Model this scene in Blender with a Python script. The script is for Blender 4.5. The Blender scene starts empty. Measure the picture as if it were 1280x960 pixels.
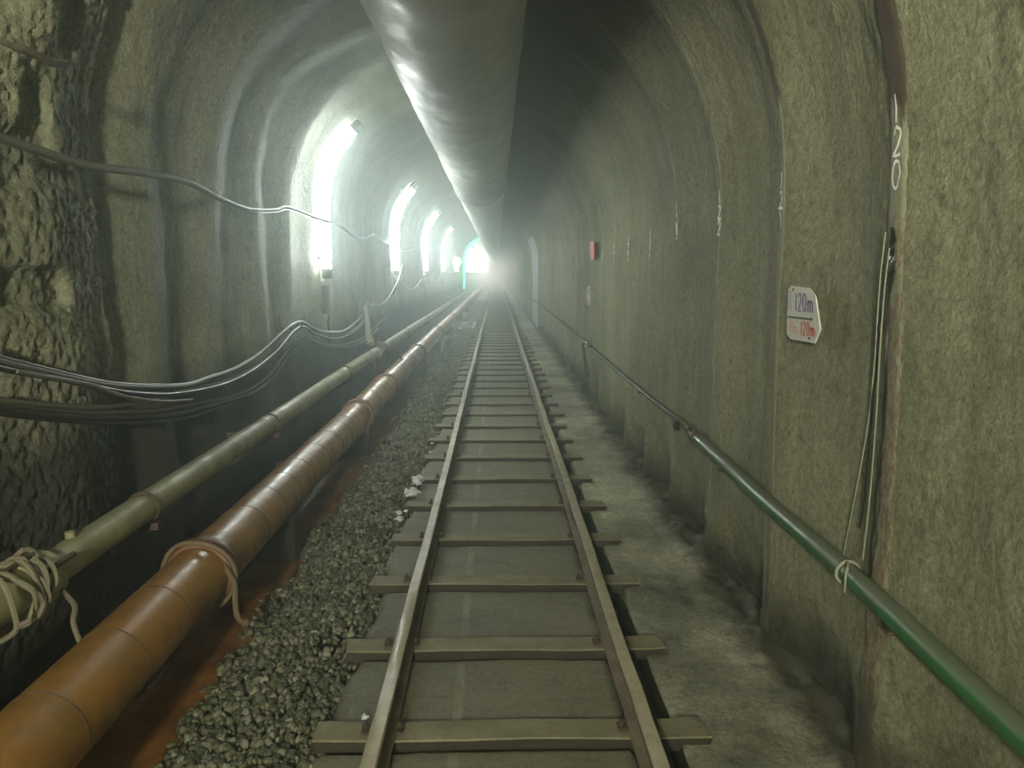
import bpy, bmesh, math, random
import numpy as np
from mathutils import Vector, Matrix
random.seed(7)
RNG = np.random.default_rng(7)
SC = bpy.context.scene
COL = SC.collection

# ------------------------------------------------------------------ camera
F = 1050.0
PITCH = math.atan(140 / F)
YAW = -math.atan(19 / F)
CAMZ = 1.65
cam = bpy.data.cameras.new('camera')
cam.sensor_width = 36
cam.lens = 36 * F / 1280
cam.clip_start = 0.05
cam.clip_end = 400
camo = bpy.data.objects.new('camera', cam)
COL.objects.link(camo)
camo.location = (0, 0, CAMZ)
camo.rotation_euler = (math.pi / 2 - PITCH, 0, YAW)
SC.camera = camo
ROT = camo.rotation_euler.to_matrix()

# ------------------------------------------------------------------ light
EXPOSURE = 2.85
TUBE = 13.5            # emission of the fluorescent tubes
TUBE_FAR = 8.0
FILL_STRENGTH = 385.0
HAZE = 0.022
w = bpy.data.worlds.new('world')
SC.world = w
w.use_nodes = True
w.node_tree.nodes['Background'].inputs[0].default_value = (0.6, 0.8, 1, 1)
w.node_tree.nodes['Background'].inputs[1].default_value = 0.0
SC.view_settings.view_transform = 'Standard'
SC.view_settings.look = 'None'
SC.view_settings.exposure = EXPOSURE
SC.view_settings.gamma = 1
SC.view_settings.use_curve_mapping = False
SC.cycles.max_bounces = 6
SC.cycles.diffuse_bounces = 4
SC.cycles.glossy_bounces = 3
SC.cycles.transmission_bounces = 2
SC.cycles.volume_bounces = 1
SC.cycles.sample_clamp_indirect = 6
SC.cycles.use_denoising = True


def ray(px, py):
    return ROT @ Vector(((px - 640) / F, (480 - py) / F, -1))


def onX(px, py, X):
    d = ray(px, py)
    t = X / d.x
    return Vector((X, d.y * t, CAMZ + d.z * t))


def onZ(px, py, Z):
    d = ray(px, py)
    t = (Z - CAMZ) / d.z
    return Vector((d.x * t, d.y * t, Z))


# ------------------------------------------------------------------ noise
def _hash(ix, iy, seed):
    h = (ix.astype(np.int64) * 374761393 + iy.astype(np.int64) * 668265263 + seed * 982451653) & 0xFFFFFFFF
    h = ((h ^ (h >> 13)) * 1274126177) & 0xFFFFFFFF
    h = h ^ (h >> 16)
    return (h & 0xFFFFFF) / float(0xFFFFFF) * 2 - 1


def noise(x, y, seed=0):
    x = np.asarray(x, float); y = np.asarray(y, float)
    ix = np.floor(x); iy = np.floor(y)
    fx = x - ix; fy = y - iy
    fx = fx * fx * fx * (fx * (fx * 6 - 15) + 10)
    fy = fy * fy * fy * (fy * (fy * 6 - 15) + 10)
    a = _hash(ix, iy, seed); b = _hash(ix + 1, iy, seed)
    c = _hash(ix, iy + 1, seed); d = _hash(ix + 1, iy + 1, seed)
    return (a * (1 - fx) + b * fx) * (1 - fy) + (c * (1 - fx) + d * fx) * fy


def fbm(x, y, seed=0, octv=3):
    r = 0; a = 1
    for k in range(octv):
        r = r + a * noise(x * 2 ** k + 13.7 * k, y * 2 ** k + 5.1 * k, seed + k)
        a *= 0.5
    return r


def sstep(a, b, x):
    t = np.clip((np.asarray(x, float) - a) / (b - a), 0, 1)
    return t * t * (3 - 2 * t)


# ------------------------------------------------------------------ tags
def tag(o, label=None, cat=None, group=None, kind=None):
    if label: o['label'] = label
    if cat: o['category'] = cat
    if group: o['group'] = group
    if kind: o['kind'] = kind
    return o


def empty(name, loc, label, cat, group=None):
    o = bpy.data.objects.new(name, None)
    o.empty_display_size = 0.1
    o.location = loc
    COL.objects.link(o)
    return tag(o, label, cat, group)


def link(name, me, mat=None, parent=None, smooth=False):
    if mat is not None and len(me.materials) == 0:
        me.materials.append(mat)
    if smooth:
        me.polygons.foreach_set('use_smooth', [True] * len(me.polygons))
    o = bpy.data.objects.new(name, me)
    COL.objects.link(o)
    if parent is not None:
        o.parent = parent
    return o


def mesh_np(name, verts, faces):
    """verts (n,3), faces (m,k) arrays"""
    me = bpy.data.meshes.new(name)
    verts = np.asarray(verts, np.float32); faces = np.asarray(faces, np.int32)
    k = faces.shape[1]
    me.vertices.add(len(verts)); me.vertices.foreach_set('co', verts.ravel())
    me.loops.add(faces.size); me.loops.foreach_set('vertex_index', faces.ravel())
    me.polygons.add(len(faces))
    me.polygons.foreach_set('loop_start', np.arange(0, faces.size, k, dtype=np.int32))
    me.polygons.foreach_set('loop_total', np.full(len(faces), k, np.int32))
    me.update(calc_edges=True)
    me.validate()
    return me


def grid_faces(n, m, flip=False):
    i = np.arange(n - 1)[:, None]; j = np.arange(m - 1)[None, :]
    a = i * m + j
    f = np.stack([a, a + 1, a + m + 1, a + m], -1).reshape(-1, 4)
    return f[:, ::-1] if flip else f


class MB:
    """collects simple shapes into one mesh"""
    def __init__(self):
        self.v = []; self.f = []

    def add(self, vs, fs):
        b = len(self.v)
        self.v += [tuple(p) for p in vs]
        self.f += [tuple(i + b for i in f) for f in fs]
        return self

    def box(self, c, s, rot=None, bev=0.0):
        bm = bmesh.new()
        bmesh.ops.create_cube(bm, size=1)
        for v in bm.verts:
            v.co = Vector((v.co.x * s[0], v.co.y * s[1], v.co.z * s[2]))
        if bev:
            bmesh.ops.bevel(bm, geom=bm.edges[:], offset=bev, segments=2, affect='EDGES', profile=0.6)
        if rot is not None:
            bmesh.ops.transform(bm, matrix=rot.to_4x4(), verts=bm.verts[:])
        bm.verts.index_update()
        self.add([v.co + Vector(c) for v in bm.verts], [[v.index for v in f.verts] for f in bm.faces])
        bm.free()
        return self

    def tube(self, pts, r, n=10, caps=True, flat=None):
        """sweep a circle along pts; r scalar or list; flat=(normal, ratio)"""
        pts = [Vector(p) for p in pts]
        m = len(pts)
        rs = [r] * m if not hasattr(r, '__len__') else list(r)
        up = Vector((0, 0, 1))
        t0 = (pts[1] - pts[0]).normalized()
        if abs(t0.dot(up)) > 0.9: up = Vector((1, 0, 0))
        nrm = (up - t0 * up.dot(t0)).normalized()
        vs = []; fs = []
        for i, p in enumerate(pts):
            a = pts[max(i - 1, 0)]; b = pts[min(i + 1, m - 1)]
            t = (b - a).normalized()
            nrm = (nrm - t * nrm.dot(t)).normalized()
            bn = t.cross(nrm)
            for k in range(n):
                an = 2 * math.pi * k / n
                vs.append(p + (nrm * math.cos(an) + bn * math.sin(an)) * rs[i])
        for i in range(m - 1):
            for k in range(n):
                a = i * n + k; b = i * n + (k + 1) % n
                fs.append((a, b, b + n, a + n))
        if caps:
            fs.append(tuple(range(n))[::-1]); fs.append(tuple(range((m - 1) * n, m * n)))
        return self.add(vs, fs)

    def ring(self, c, axis, R, r, n=28, k=8):
        """torus"""
        c = Vector(c); axis = Vector(axis).normalized()
        u = axis.orthogonal().normalized(); v = axis.cross(u)
        vs = []; fs = []
        for i in range(n):
            a = 2 * math.pi * i / n
            d = u * math.cos(a) + v * math.sin(a)
            for j in range(k):
                b = 2 * math.pi * j / k
                vs.append(c + d * (R + r * math.cos(b)) + axis * r * math.sin(b))
        for i in range(n):
            for j in range(k):
                fs.append((i * k + j, ((i + 1) % n) * k + j, ((i + 1) % n) * k + (j + 1) % k, i * k + (j + 1) % k))
        return self.add(vs, fs)

    def build(self, name, mat, parent=None, smooth=False):
        me = bpy.data.meshes.new(name)
        me.from_pydata(self.v, [], self.f)
        me.update()
        o = link(name, me, mat, parent)
        if smooth:
            me.polygons.foreach_set('use_smooth', [True] * len(me.polygons))
            try:
                me.set_sharp_from_angle(angle=math.radians(45))
            except Exception:
                pass
        return o


def smooth_path(pts, sub=8):
    pts = [Vector(p) for p in pts]
    P = [pts[0] * 2 - pts[1]] + pts + [pts[-1] * 2 - pts[-2]]
    out = []
    for i in range(1, len(P) - 2):
        p0, p1, p2, p3 = P[i - 1:i + 3]
        for k in range(sub):
            t = k / sub
            out.append(0.5 * ((2 * p1) + (p2 - p0) * t + (2 * p0 - 5 * p1 + 4 * p2 - p3) * t * t
                              + (3 * p1 - p0 - 3 * p2 + p3) * t ** 3))
    out.append(pts[-1])
    return out


# ------------------------------------------------------------------ materials
class NT:
    def __init__(self, name):
        self.m = bpy.data.materials.new(name)
        self.m.use_nodes = True
        self.t = self.m.node_tree
        self.b = self.t.nodes['Principled BSDF']
        self.co = self.n('ShaderNodeTexCoord').outputs['Object']

    def n(self, typ, **kw):
        nd = self.t.nodes.new(typ)
        for k, v in kw.items(): setattr(nd, k, v)
        return nd

    def l(self, a, b): self.t.links.new(a, b)

    def mapping(self, scale):
        mp = self.n('ShaderNodeMapping')
        mp.inputs['Scale'].default_value = scale
        self.l(self.co, mp.inputs['Vector'])
        return mp.outputs[0]

    def noise(self, scale, detail=4, rough=0.6, vec=None, dist=0):
        nd = self.n('ShaderNodeTexNoise')
        nd.inputs['Scale'].default_value = scale
        nd.inputs['Detail'].default_value = detail
        nd.inputs['Roughness'].default_value = rough
        nd.inputs['Distortion'].default_value = dist
        self.l(vec if vec is not None else self.co, nd.inputs['Vector'])
        return nd.outputs['Fac']

    def ramp(self, fac, stops):
        r = self.n('ShaderNodeValToRGB')
        while len(r.color_ramp.elements) < len(stops): r.color_ramp.elements.new(0.5)
        for e, (p, c) in zip(r.color_ramp.elements, stops):
            e.position = p
            e.color = (c[0], c[1], c[2], 1) if hasattr(c, '__len__') else (c, c, c, 1)
        self.l(fac, r.inputs[0])
        return r.outputs[0]

    def mix(self, fac, a, b, mode='MIX'):
        m = self.n('ShaderNodeMix', data_type='RGBA', blend_type=mode)
        for s, v in ((m.inputs[0], fac), (m.inputs[6], a), (m.inputs[7], b)):
            if hasattr(v, 'is_linked'): self.l(v, s)
            elif hasattr(v, '__len__'): s.default_value = (v[0], v[1], v[2], 1)
            else: s.default_value = v
        return m.outputs[2]

    def math(self, op, a, b=0.0, c=None):
        m = self.n('ShaderNodeMath', operation=op)
        for i, v in enumerate((a, b) if c is None else (a, b, c)):
            if hasattr(v, 'is_linked'): self.l(v, m.inputs[i])
            else: m.inputs[i].default_value = v
        return m.outputs[0]

    def xyz(self):
        s = self.n('ShaderNodeSeparateXYZ'); self.l(self.co, s.inputs[0]); return s.outputs

    def bump(self, h, strength, dist=0.01, prev=None):
        b = self.n('ShaderNodeBump')
        b.inputs['Strength'].default_value = strength
        b.inputs['Distance'].default_value = dist
        self.l(h, b.inputs['Height'])
        if prev is not None: self.l(prev, b.inputs['Normal'])
        return b.outputs[0]

    def done(self, col, rough=0.8, normal=None, metal=0.0, spec=None):
        for s, v in (('Base Color', col), ('Roughness', rough), ('Metallic', metal)):
            i = self.b.inputs[s]
            if hasattr(v, 'is_linked'): self.l(v, i)
            elif hasattr(v, '__len__'): i.default_value = (v[0], v[1], v[2], 1)
            else: i.default_value = v
        if spec is not None: self.b.inputs['Specular IOR Level'].default_value = spec
        if normal is not None: self.l(normal, self.b.inputs['Normal'])
        return self.m


def concrete(name, dark, light, rough=0.75, grain=0.5, streak=0.5, white=False, low_dark=None, dirt=False):
    t = NT(name)
    big = t.noise(0.9, 5, 0.65)
    fine = t.noise(38, 6, 0.75)
    col = t.mix(t.ramp(big, [(0.36, 0), (0.62, 1)]), [c * 0.85 for c in dark], light)
    st = t.noise(1.0, 5, 0.7, vec=t.mapping((3, 9, 0.55)))
    col = t.mix(t.math('MULTIPLY', t.ramp(st, [(0.45, 0), (0.7, 1)]), streak), col, [c * 0.5 for c in dark])
    pale = t.noise(1.0, 4, 0.7, vec=t.mapping((4, 14, 0.35)))
    col = t.mix(t.math('MULTIPLY', t.ramp(pale, [(0.6, 0), (0.75, 1)]), 0.35), col, [min(1, c * 1.35) for c in light])
    pit = t.noise(11, 8, 0.8)
    col = t.mix(t.math('MULTIPLY', t.ramp(pit, [(0.32, 1), (0.45, 0)]), 0.7), col, [c * 0.25 for c in dark])
    col = t.mix(0.75, col, t.ramp(fine, [(0.3, 0.25), (0.7, 1.15)]), 'MULTIPLY')
    col = t.mix(0.5, col, t.ramp(t.noise(110, 4, 0.8), [(0.3, 0.3), (0.65, 1.25)]), 'MULTIPLY')
    if white:
        x = t.xyz()
        pt = t.noise(1.0, 8, 0.85, vec=t.mapping((9, 16, 13)))
        col = t.mix(t.math('MULTIPLY', t.ramp(pt, [(0.34, 1), (0.42, 0)]), 0.85), col, (0.05, 0.055, 0.03))
        so = t.math('MULTIPLY_ADD', t.math('SUBTRACT', x[2], 3.1), 1.1, t.noise(1.3, 5, 0.7))
        col = t.mix(t.math('MULTIPLY', t.ramp(so, [(0.3, 0), (0.8, 1)]), 0.62), col, (0.07, 0.075, 0.045))  # darker towards the crown: the duct's shadow put into the colour
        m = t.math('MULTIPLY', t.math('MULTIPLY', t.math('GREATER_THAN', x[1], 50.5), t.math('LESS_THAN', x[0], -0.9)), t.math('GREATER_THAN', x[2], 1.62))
        col = t.mix(m, col, (0.85, 0.86, 0.82))  # lamp glare put into the colour of the far upper left wall
    if low_dark:
        x = t.xyz()
        gl = t.math('SUBTRACT', t.math('MULTIPLY_ADD', t.math('LESS_THAN', x[0], -0.3), low_dark[3], low_dark[0]), x[2])
        g = t.math('MULTIPLY_ADD', gl, low_dark[1], t.noise(2.2, 6, 0.75))
        col = t.mix(t.math('MULTIPLY', t.ramp(g, [(0.35, 0), (0.85, 1)]), low_dark[2]), col, (0.028, 0.030, 0.018))  # grime at the wall foot; left side darkens further up
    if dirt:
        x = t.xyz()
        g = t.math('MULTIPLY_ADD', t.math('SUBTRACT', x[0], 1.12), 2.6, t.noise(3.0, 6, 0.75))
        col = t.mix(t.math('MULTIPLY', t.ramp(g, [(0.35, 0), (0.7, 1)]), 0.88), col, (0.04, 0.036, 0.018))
        col = t.mix(t.math('LESS_THAN', x[0], 0.66), col, (0.03, 0.028, 0.016))  # edge strip coloured dark for the shade in the trench by the rail
    v = t.n('ShaderNodeTexVoronoi'); v.inputs['Scale'].default_value = 60
    t.l(t.co, v.inputs['Vector'])
    nb = t.bump(v.outputs['Distance'], 0.35 * grain, 0.01)
    nb = t.bump(fine, 1.0 * grain, 0.025, nb)
    nb = t.bump(t.noise(7, 6, 0.7), 0.35 * grain, 0.02, nb)
    return t.done(col, t.ramp(big, [(0.3, rough - 0.12), (0.7, rough)]), nb, spec=0.4)


def painted(name, col, rough=0.4, dirt=0.5, dirtcol=(0.05, 0.045, 0.03), scale=6, bump=0.1, dust=None):
    t = NT(name)
    n1 = t.noise(scale, 6, 0.7)
    c = t.mix(t.math('MULTIPLY', t.ramp(n1, [(0.40, 0), (0.64, 1)]), dirt), col, dirtcol)
    c = t.mix(0.35, c, t.ramp(t.noise(45, 5, 0.7), [(0.25, 0.4), (0.7, 1)]), 'MULTIPLY')
    if dust:
        g = t.n('ShaderNodeNewGeometry'); sp = t.n('ShaderNodeSeparateXYZ'); t.l(g.outputs['Normal'], sp.inputs[0])
        k = t.math('MULTIPLY_ADD', t.math('SUBTRACT', n1, 0.5), 1.2, sp.outputs[2])
        c = t.mix(t.math('MULTIPLY', t.ramp(k, [(0.35, 0), (0.8, 1)]), 0.75), c, dust)
    nb = t.bump(t.noise(30, 5, 0.6), bump, 0.01)
    return t.done(c, t.ramp(n1, [(0.4, rough), (0.7, min(1, rough + 0.3))]), nb)


def plain(name, col, rough=0.6, metal=0.0, grain=0.2):
    t = NT(name)
    n1 = t.noise(25, 4, 0.6)
    c = t.mix(0.3, col, t.ramp(n1, [(0.25, 0.5), (0.7, 1)]), 'MULTIPLY')
    return t.done(c, rough, t.bump(n1, grain, 0.005), metal)


def emit(name, col, s):
    m = bpy.data.materials.new(name)
    m.use_nodes = True
    b = m.node_tree.nodes['Principled BSDF']
    b.inputs['Base Color'].default_value = (*col, 1)
    b.inputs['Emission Color'].default_value = (*col, 1)
    b.inputs['Emission Strength'].default_value = s
    return m


M = {}
M['wallL'] = concrete('shotcrete', (0.31, 0.32, 0.185), (0.43, 0.43, 0.262), 0.78, 0.7, 0.4, white=True, low_dark=(0.22, 1.8, 0.9, 0.85))
M['wallR'] = M['wallL']
M['ceil'] = M['wallL']
M['slab'] = concrete('track_concrete', (0.17, 0.165, 0.10), (0.27, 0.26, 0.165), 0.7, 0.35, 0.15)
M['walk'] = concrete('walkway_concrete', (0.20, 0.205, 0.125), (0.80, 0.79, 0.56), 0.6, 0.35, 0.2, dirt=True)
M['mud'] = concrete('floor_mud', (0.05, 0.05, 0.03), (0.11, 0.10, 0.065), 0.6, 0.8, 0.2)
M['gravel'] = None


def gravel_mat():
    t = NT('gravel_stone')
    g = t.n('ShaderNodeNewGeometry')
    c = t.ramp(g.outputs['Random Per Island'], [(0, (0.06, 0.07, 0.035)), (0.45, (0.11, 0.12, 0.06)),
                                                (0.8, (0.20, 0.20, 0.115)), (1, (0.32, 0.32, 0.23))])
    c = t.mix(0.5, c, t.ramp(t.noise(60, 4), [(0.3, 0.45), (0.7, 1)]), 'MULTIPLY')
    return t.done(c, 0.6, t.bump(t.noise(70, 4), 0.3, 0.005))


M['gravel'] = gravel_mat()
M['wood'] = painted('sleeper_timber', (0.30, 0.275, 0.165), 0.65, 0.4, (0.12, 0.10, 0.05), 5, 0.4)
M['woodside'] = painted('sleeper_shaded_side', (0.05, 0.045, 0.025), 0.8, 0.4, (0.02, 0.018, 0.01), 9, 0.4)  # shadow lines below the sleepers put into the side colour
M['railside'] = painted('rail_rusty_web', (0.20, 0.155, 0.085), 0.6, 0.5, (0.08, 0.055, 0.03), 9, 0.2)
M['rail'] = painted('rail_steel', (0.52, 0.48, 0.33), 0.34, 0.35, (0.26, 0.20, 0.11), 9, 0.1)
M['iron'] = painted('rusty_iron', (0.10, 0.065, 0.035), 0.7, 0.4, (0.03, 0.02, 0.015), 20, 0.4)
M['orange'] = painted('orange_pipe_paint', (0.37, 0.18, 0.035), 0.28, 0.65, (0.17, 0.11, 0.03), 5, 0.12)
M['orange_dark'] = painted('orange_collar_rust', (0.22, 0.10, 0.035), 0.45, 0.5, (0.10, 0.05, 0.03), 9, 0.3)
M['palepipe'] = painted('pale_pipe_paint', (0.33, 0.33, 0.165), 0.45, 0.5, (0.14, 0.12, 0.05), 5, 0.1)
M['green'] = painted('green_pipe_paint', (0.03, 0.16, 0.045), 0.28, 0.5, (0.06, 0.08, 0.04), 4, 0.1, dust=(0.15, 0.155, 0.105))
M['darkhose'] = painted('dark_hose', (0.06, 0.065, 0.035), 0.5, 0.3, (0.10, 0.10, 0.06), 8, 0.1)
M['duct'] = painted('duct_fabric', (0.50, 0.53, 0.47), 0.42, 0.25, (0.30, 0.31, 0.26), 3, 0.25)
M['cable'] = plain('black_cable', (0.03, 0.03, 0.022), 0.42, 0, 0.1)
M['cable_dusty'] = plain('dusty_cable', (0.13, 0.125, 0.085), 0.55, 0, 0.1)
M['cable_grey'] = plain('grey_cable', (0.15, 0.15, 0.105), 0.4, 0, 0.1)
M['rope'] = plain('frayed_rope', (0.17, 0.125, 0.065), 0.9, 0, 0.6)
M['rag'] = plain('muddy_rag', (0.19, 0.17, 0.105), 0.9, 0, 0.8)
M['tube'] = emit('fluorescent_tube', (0.90, 1.0, 0.95), TUBE)
M['tube_far'] = emit('fluorescent_tube_far', (0.95, 1.0, 0.94), TUBE_FAR)
M['fill_glass'] = emit('fill_lamp_glass', (1.0, 0.98, 0.84), FILL_STRENGTH)
M['lampbody'] = plain('lamp_batten_metal', (0.75, 0.76, 0.74), 0.5)
M['darkplastic'] = plain('dark_fitting', (0.07, 0.07, 0.055), 0.6)
M['bulb'] = emit('round_lamp_glass', (0.95, 1.0, 1.0), 3)
M['greenlight'] = emit('green_rope_light', (0.02, 1.0, 0.40), 1.6)
M['paint'] = plain('white_paint', (0.92, 0.94, 0.84), 0.7, 0, 0.3)
M['redpaint'] = plain('red_plate_paint', (0.75, 0.06, 0.05), 0.6)
M['signboard'] = painted('sign_board', (0.66, 0.66, 0.58), 0.55, 0.2, (0.45, 0.43, 0.33), 9, 0.05)
M['blueink'] = plain('violet_ink', (0.07, 0.035, 0.22), 0.6)
M['redink'] = plain('red_ink', (0.55, 0.09, 0.03), 0.6)
M['redfade'] = plain('faded_red_ink', (0.62, 0.36, 0.25), 0.6)
M['bluefade'] = plain('faded_blue_ink', (0.33, 0.36, 0.42), 0.6)
M['blackink'] = plain('dark_green_ink', (0.03, 0.07, 0.04), 0.6)
M['litter'] = plain('white_plastic_film', (0.85, 0.88, 0.86), 0.35)
M['band'] = concrete('painted_light_band', (0.74, 0.82, 0.88), (0.85, 0.92, 0.95), 0.6, 0.2, 0.1)
M['greenband'] = concrete('painted_green_glow', (0.03, 0.50, 0.15), (0.06, 0.70, 0.25), 0.6, 0.2, 0.1)
M['calcite'] = plain('calcite_drip', (0.34, 0.35, 0.24), 0.35)
M['crack'] = plain('wet_black_crack', (0.015, 0.02, 0.012), 0.3, 0, 0.5)


def silt_mat():
    t = NT('rusty_silt')
    c = t.ramp(t.noise(4, 6, 0.7), [(0.3, (0.08, 0.035, 0.012)), (0.55, (0.24, 0.105, 0.025)), (0.8, (0.42, 0.22, 0.06))])
    return t.done(c, 0.45, t.bump(t.noise(18, 5), 0.5, 0.02))


M['silt'] = silt_mat()


def rib_mat(name, heavy, ztop, pale=(0.33, 0.33, 0.215), broken=False):
    """steel rib flange: rust above ztop, pale lime film mid height, pitted rust below"""
    t = NT(name)
    x = t.xyz()
    n1 = t.noise(1.0, 6, 0.75, vec=t.mapping((30, 30, 9)))
    n2 = t.noise(1.0, 6, 0.8, vec=t.mapping((50, 60, 22)))
    rust = (0.062, 0.044, 0.025)
    top = t.math('MULTIPLY_ADD', t.math('SUBTRACT', x[2], ztop), 3.0, n1)
    topm = t.ramp(top, [(0.45, 0), (0.6, 1)])
    low = t.math('MULTIPLY_ADD', t.math('SUBTRACT', 1.72, x[2]), 1.2, n2)
    lowm = t.math('MULTIPLY', t.ramp(t.math('MULTIPLY', t.math('MINIMUM', low, 1.0), t.ramp(n2, [(0.44, 0), (0.56, 1)])), [(0.3, 0), (0.5, 1)]), heavy)
    base = t.mix(t.ramp(t.noise(1.0, 5, 0.8, vec=t.mapping((30, 30, 3))), [(0.42, 1), (0.56, 0)]), pale, (0.17, 0.17, 0.10)) if broken else t.mix(t.ramp(n2, [(0.4, 0.6), (0.6, 0)]), pale, (0.15, 0.15, 0.09))
    c = t.mix(topm, base, rust)
    c = t.mix(lowm, c, (0.13, 0.08, 0.04))
    gr = t.math('MULTIPLY_ADD', t.math('SUBTRACT', 0.30, x[2]), 2.0, t.noise(4, 5, 0.7))
    c = t.mix(t.math('MULTIPLY', t.ramp(gr, [(0.3, 0), (0.7, 1)]), 0.85), c, (0.05, 0.045, 0.025))
    return t.done(c, 0.65, t.bump(n2, 0.7, 0.01))


# ------------------------------------------------------------------ tunnel profile
CX = -0.29
RIB0, RIBP = 2.6, 1.05
PR = {1: (1.57, 2.00), -1: (1.66, 2.30)}
BASE = -0.15
ARC0 = 1.30   # wall reaches this arc angle (rad*... ) before the vault


def profile(side, v):
    """point and inward normal at length v up the wall, arrays"""
    R0, zc0 = PR[side]
    v = np.asarray(v, float)
    H = zc0 - BASE
    a = np.clip((v - H) / R0, 0, math.pi / 2)
    k = np.sin(a) ** 2
    R = R0 * (1 - k) + 1.605 * k
    zc = zc0 * (1 - k) + 2.10 * k
    arc = v > H
    x = np.where(arc, CX + side * R * np.cos(a), CX + side * R0)
    z = np.where(arc, zc + R * np.sin(a), BASE + v)
    nx = np.where(arc, -side * np.cos(a), -side)
    nz = np.where(arc, -np.sin(a), 0)
    return x, z, nx, nz


def disp(side, v, y):
    ph = (y - RIB0) / RIBP
    c = np.cos(2 * math.pi * ph)
    wob = 0.10 * noise(v * 1.3, y * 0.7, 21)
    c2 = np.cos(2 * math.pi * (ph + wob * (0.6 if side < 0 else 0.25)))
    rib = np.clip(0.5 + 0.5 * c2, 0, 1) ** (1.3 if side < 0 else 2.2)
    vn = v if side > 0 else -v + 40
    if side > 0:
        d = 0.046 * rib + 0.014 * fbm(vn * 0.8, y * 1.1, 3, 2) + 0.0035 * fbm(vn * 6, y * 6, 9, 3)
        d = d + 0.0030 * fbm(vn * 32, y * 32, 30, 2)
        up = sstep(1.2, 2.4, v) * (1 - sstep(1.6, 2.6, y))
        d = d + up * 0.007 * fbm(vn * 18, y * 18, 50, 2)
        low = 1 - sstep(0.25, 0.62 + 0.12 * noise(y * 1.7, v * 0 + 3, 77), v)
        d = d - low * (0.07 * (1 - rib) - 0.01)
        d = d + low * 0.010 * fbm(vn * 9, y * 9, 88, 3)
    else:
        d = 0.06 * rib + 0.03 * fbm(vn * 0.7, y * 0.9, 4, 2) + 0.006 * fbm(vn * 5, y * 5, 10, 3)
        near = 1 - sstep(4.12, 4.20, y + 0.03 * noise(v * 3, y * 0, 12))
        d = d + near * (0.05 + 0.005 * fbm(vn * 4, y * 6, 61, 2))
        g = fbm(vn * 38, y * 44, 62, 2)
        g = np.sign(g) * np.abs(g) ** 0.8
        d = d + g * (0.0025 + 0.0062 * near)
        holes = sstep(0.42, 0.7, noise(vn * 4.2 + 3.3, y * 4.2, 65)) * near
        d = d - holes * 0.05
        d = d + sstep(9.0, 9.02, 9.0 + 0 * y) * 0
    return d


def wallpoint(side, v, y, off=0.0):
    x, z, nx, nz = profile(side, v)
    d = disp(side, v, y) + off
    return x + nx * d, z + nz * d


def v_of_z(side, z):
    return z - BASE


def wx(side, y, z, off=0.0):
    """x of the wall surface at height z (vertical part or arch)"""
    R0, zc0 = PR[side]
    if z < zc0:
        return float(wallpoint(side, np.array(z - BASE), np.array(y), off)[0])
    a = math.asin(min(1, (z - zc0) / R0))
    return float(wallpoint(side, np.array(zc0 - BASE + a * R0), np.array(y), off)[0])


YG = np.concatenate([np.arange(-9, 1.2, 0.12), np.arange(1.2, 6, 0.013), np.arange(6, 12, 0.03),
                     np.arange(12, 30, 0.08), np.arange(30, 170.1, 0.3)])
arcL = PR[-1][1] - BASE + 0.95 * PR[-1][0]
arcR = PR[1][1] - BASE + 0.95 * PR[1][0]
endL = PR[-1][1] - BASE + math.pi / 2 * PR[-1][0]
endR = PR[1][1] - BASE + math.pi / 2 * PR[1][0]


def wall_mesh(name, rows):
    V = []
    for side, v in rows:
        Y = YG
        vv = np.full_like(Y, v)
        x, z = wallpoint(side, vv, Y)
        if name == 'ceiling':
            a = (v - (PR[side][1] - BASE)) / PR[side][0]
            k = float(sstep(1.25, math.pi / 2, a)) * 0.5
            o = -side
            vo = PR[o][1] - BASE + (math.pi - a) * PR[o][0]
            vo2 = np.full_like(Y, PR[o][1] - BASE + math.pi / 2 * PR[o][0] - 0.0)
            d1 = disp(side, vv, Y); d2 = disp(o, vo2 + (math.pi / 2 - a) * 1.6, Y)
            xx, zz, nx, nz = profile(side, vv)
            d = d1 * (1 - k) + d2 * k
            x = xx + nx * d; z = zz + nz * d
        V.append(np.stack([x, Y, z], -1))
    V = np.stack(V)
    return mesh_np(name, V.reshape(-1, 3), grid_faces(len(rows), len(YG)))


vL = np.append(np.arange(0, arcL, 0.0155), arcL)
vR = np.append(np.arange(0, arcR, 0.018), arcR)
o = link('wall_left', wall_mesh('wall_left', [(-1, v) for v in vL]), M['wallL'], smooth=True); tag(o, kind='structure')
o = link('wall_right', wall_mesh('wall_right', [(1, v) for v in vR]), M['wallR'], smooth=True); tag(o, kind='structure')
rows = [(1, v) for v in np.linspace(arcR, endR, 48)] + [(-1, v) for v in np.linspace(endL, arcL, 48)[1:]]
o = link('ceiling', wall_mesh('ceiling', rows), M['ceil'], smooth=True); tag(o, kind='structure')

for yy, nm in ((-9, 'wall_rear'), (170, 'wall_far')):
    mb = MB().box((CX, yy, 1.8), (4.2, 0.1, 4.4))
    tag(mb.build(nm, M['mud']), kind='structure')

# ------------------------------------------------------------------ floor pieces
TX = 0.055                      # track centre


def sheet(name, x0, x1, y0, y1, nx, ys, zf, mat, kind='structure'):
    xs = np.linspace(x0, x1, nx)
    X, Y = np.meshgrid(xs, ys)
    Z = zf(X, Y)
    V = np.stack([X, Y, Z], -1).reshape(-1, 3)
    o = link(name, mesh_np(name, V, grid_faces(len(ys), nx)), mat, smooth=True)
    tag(o, kind=kind)
    return o


YF = np.concatenate([np.arange(-9, 1.5, 0.3), np.arange(1.5, 9, 0.03), np.arange(9, 25, 0.1), np.arange(25, 170.1, 0.6)])


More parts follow.
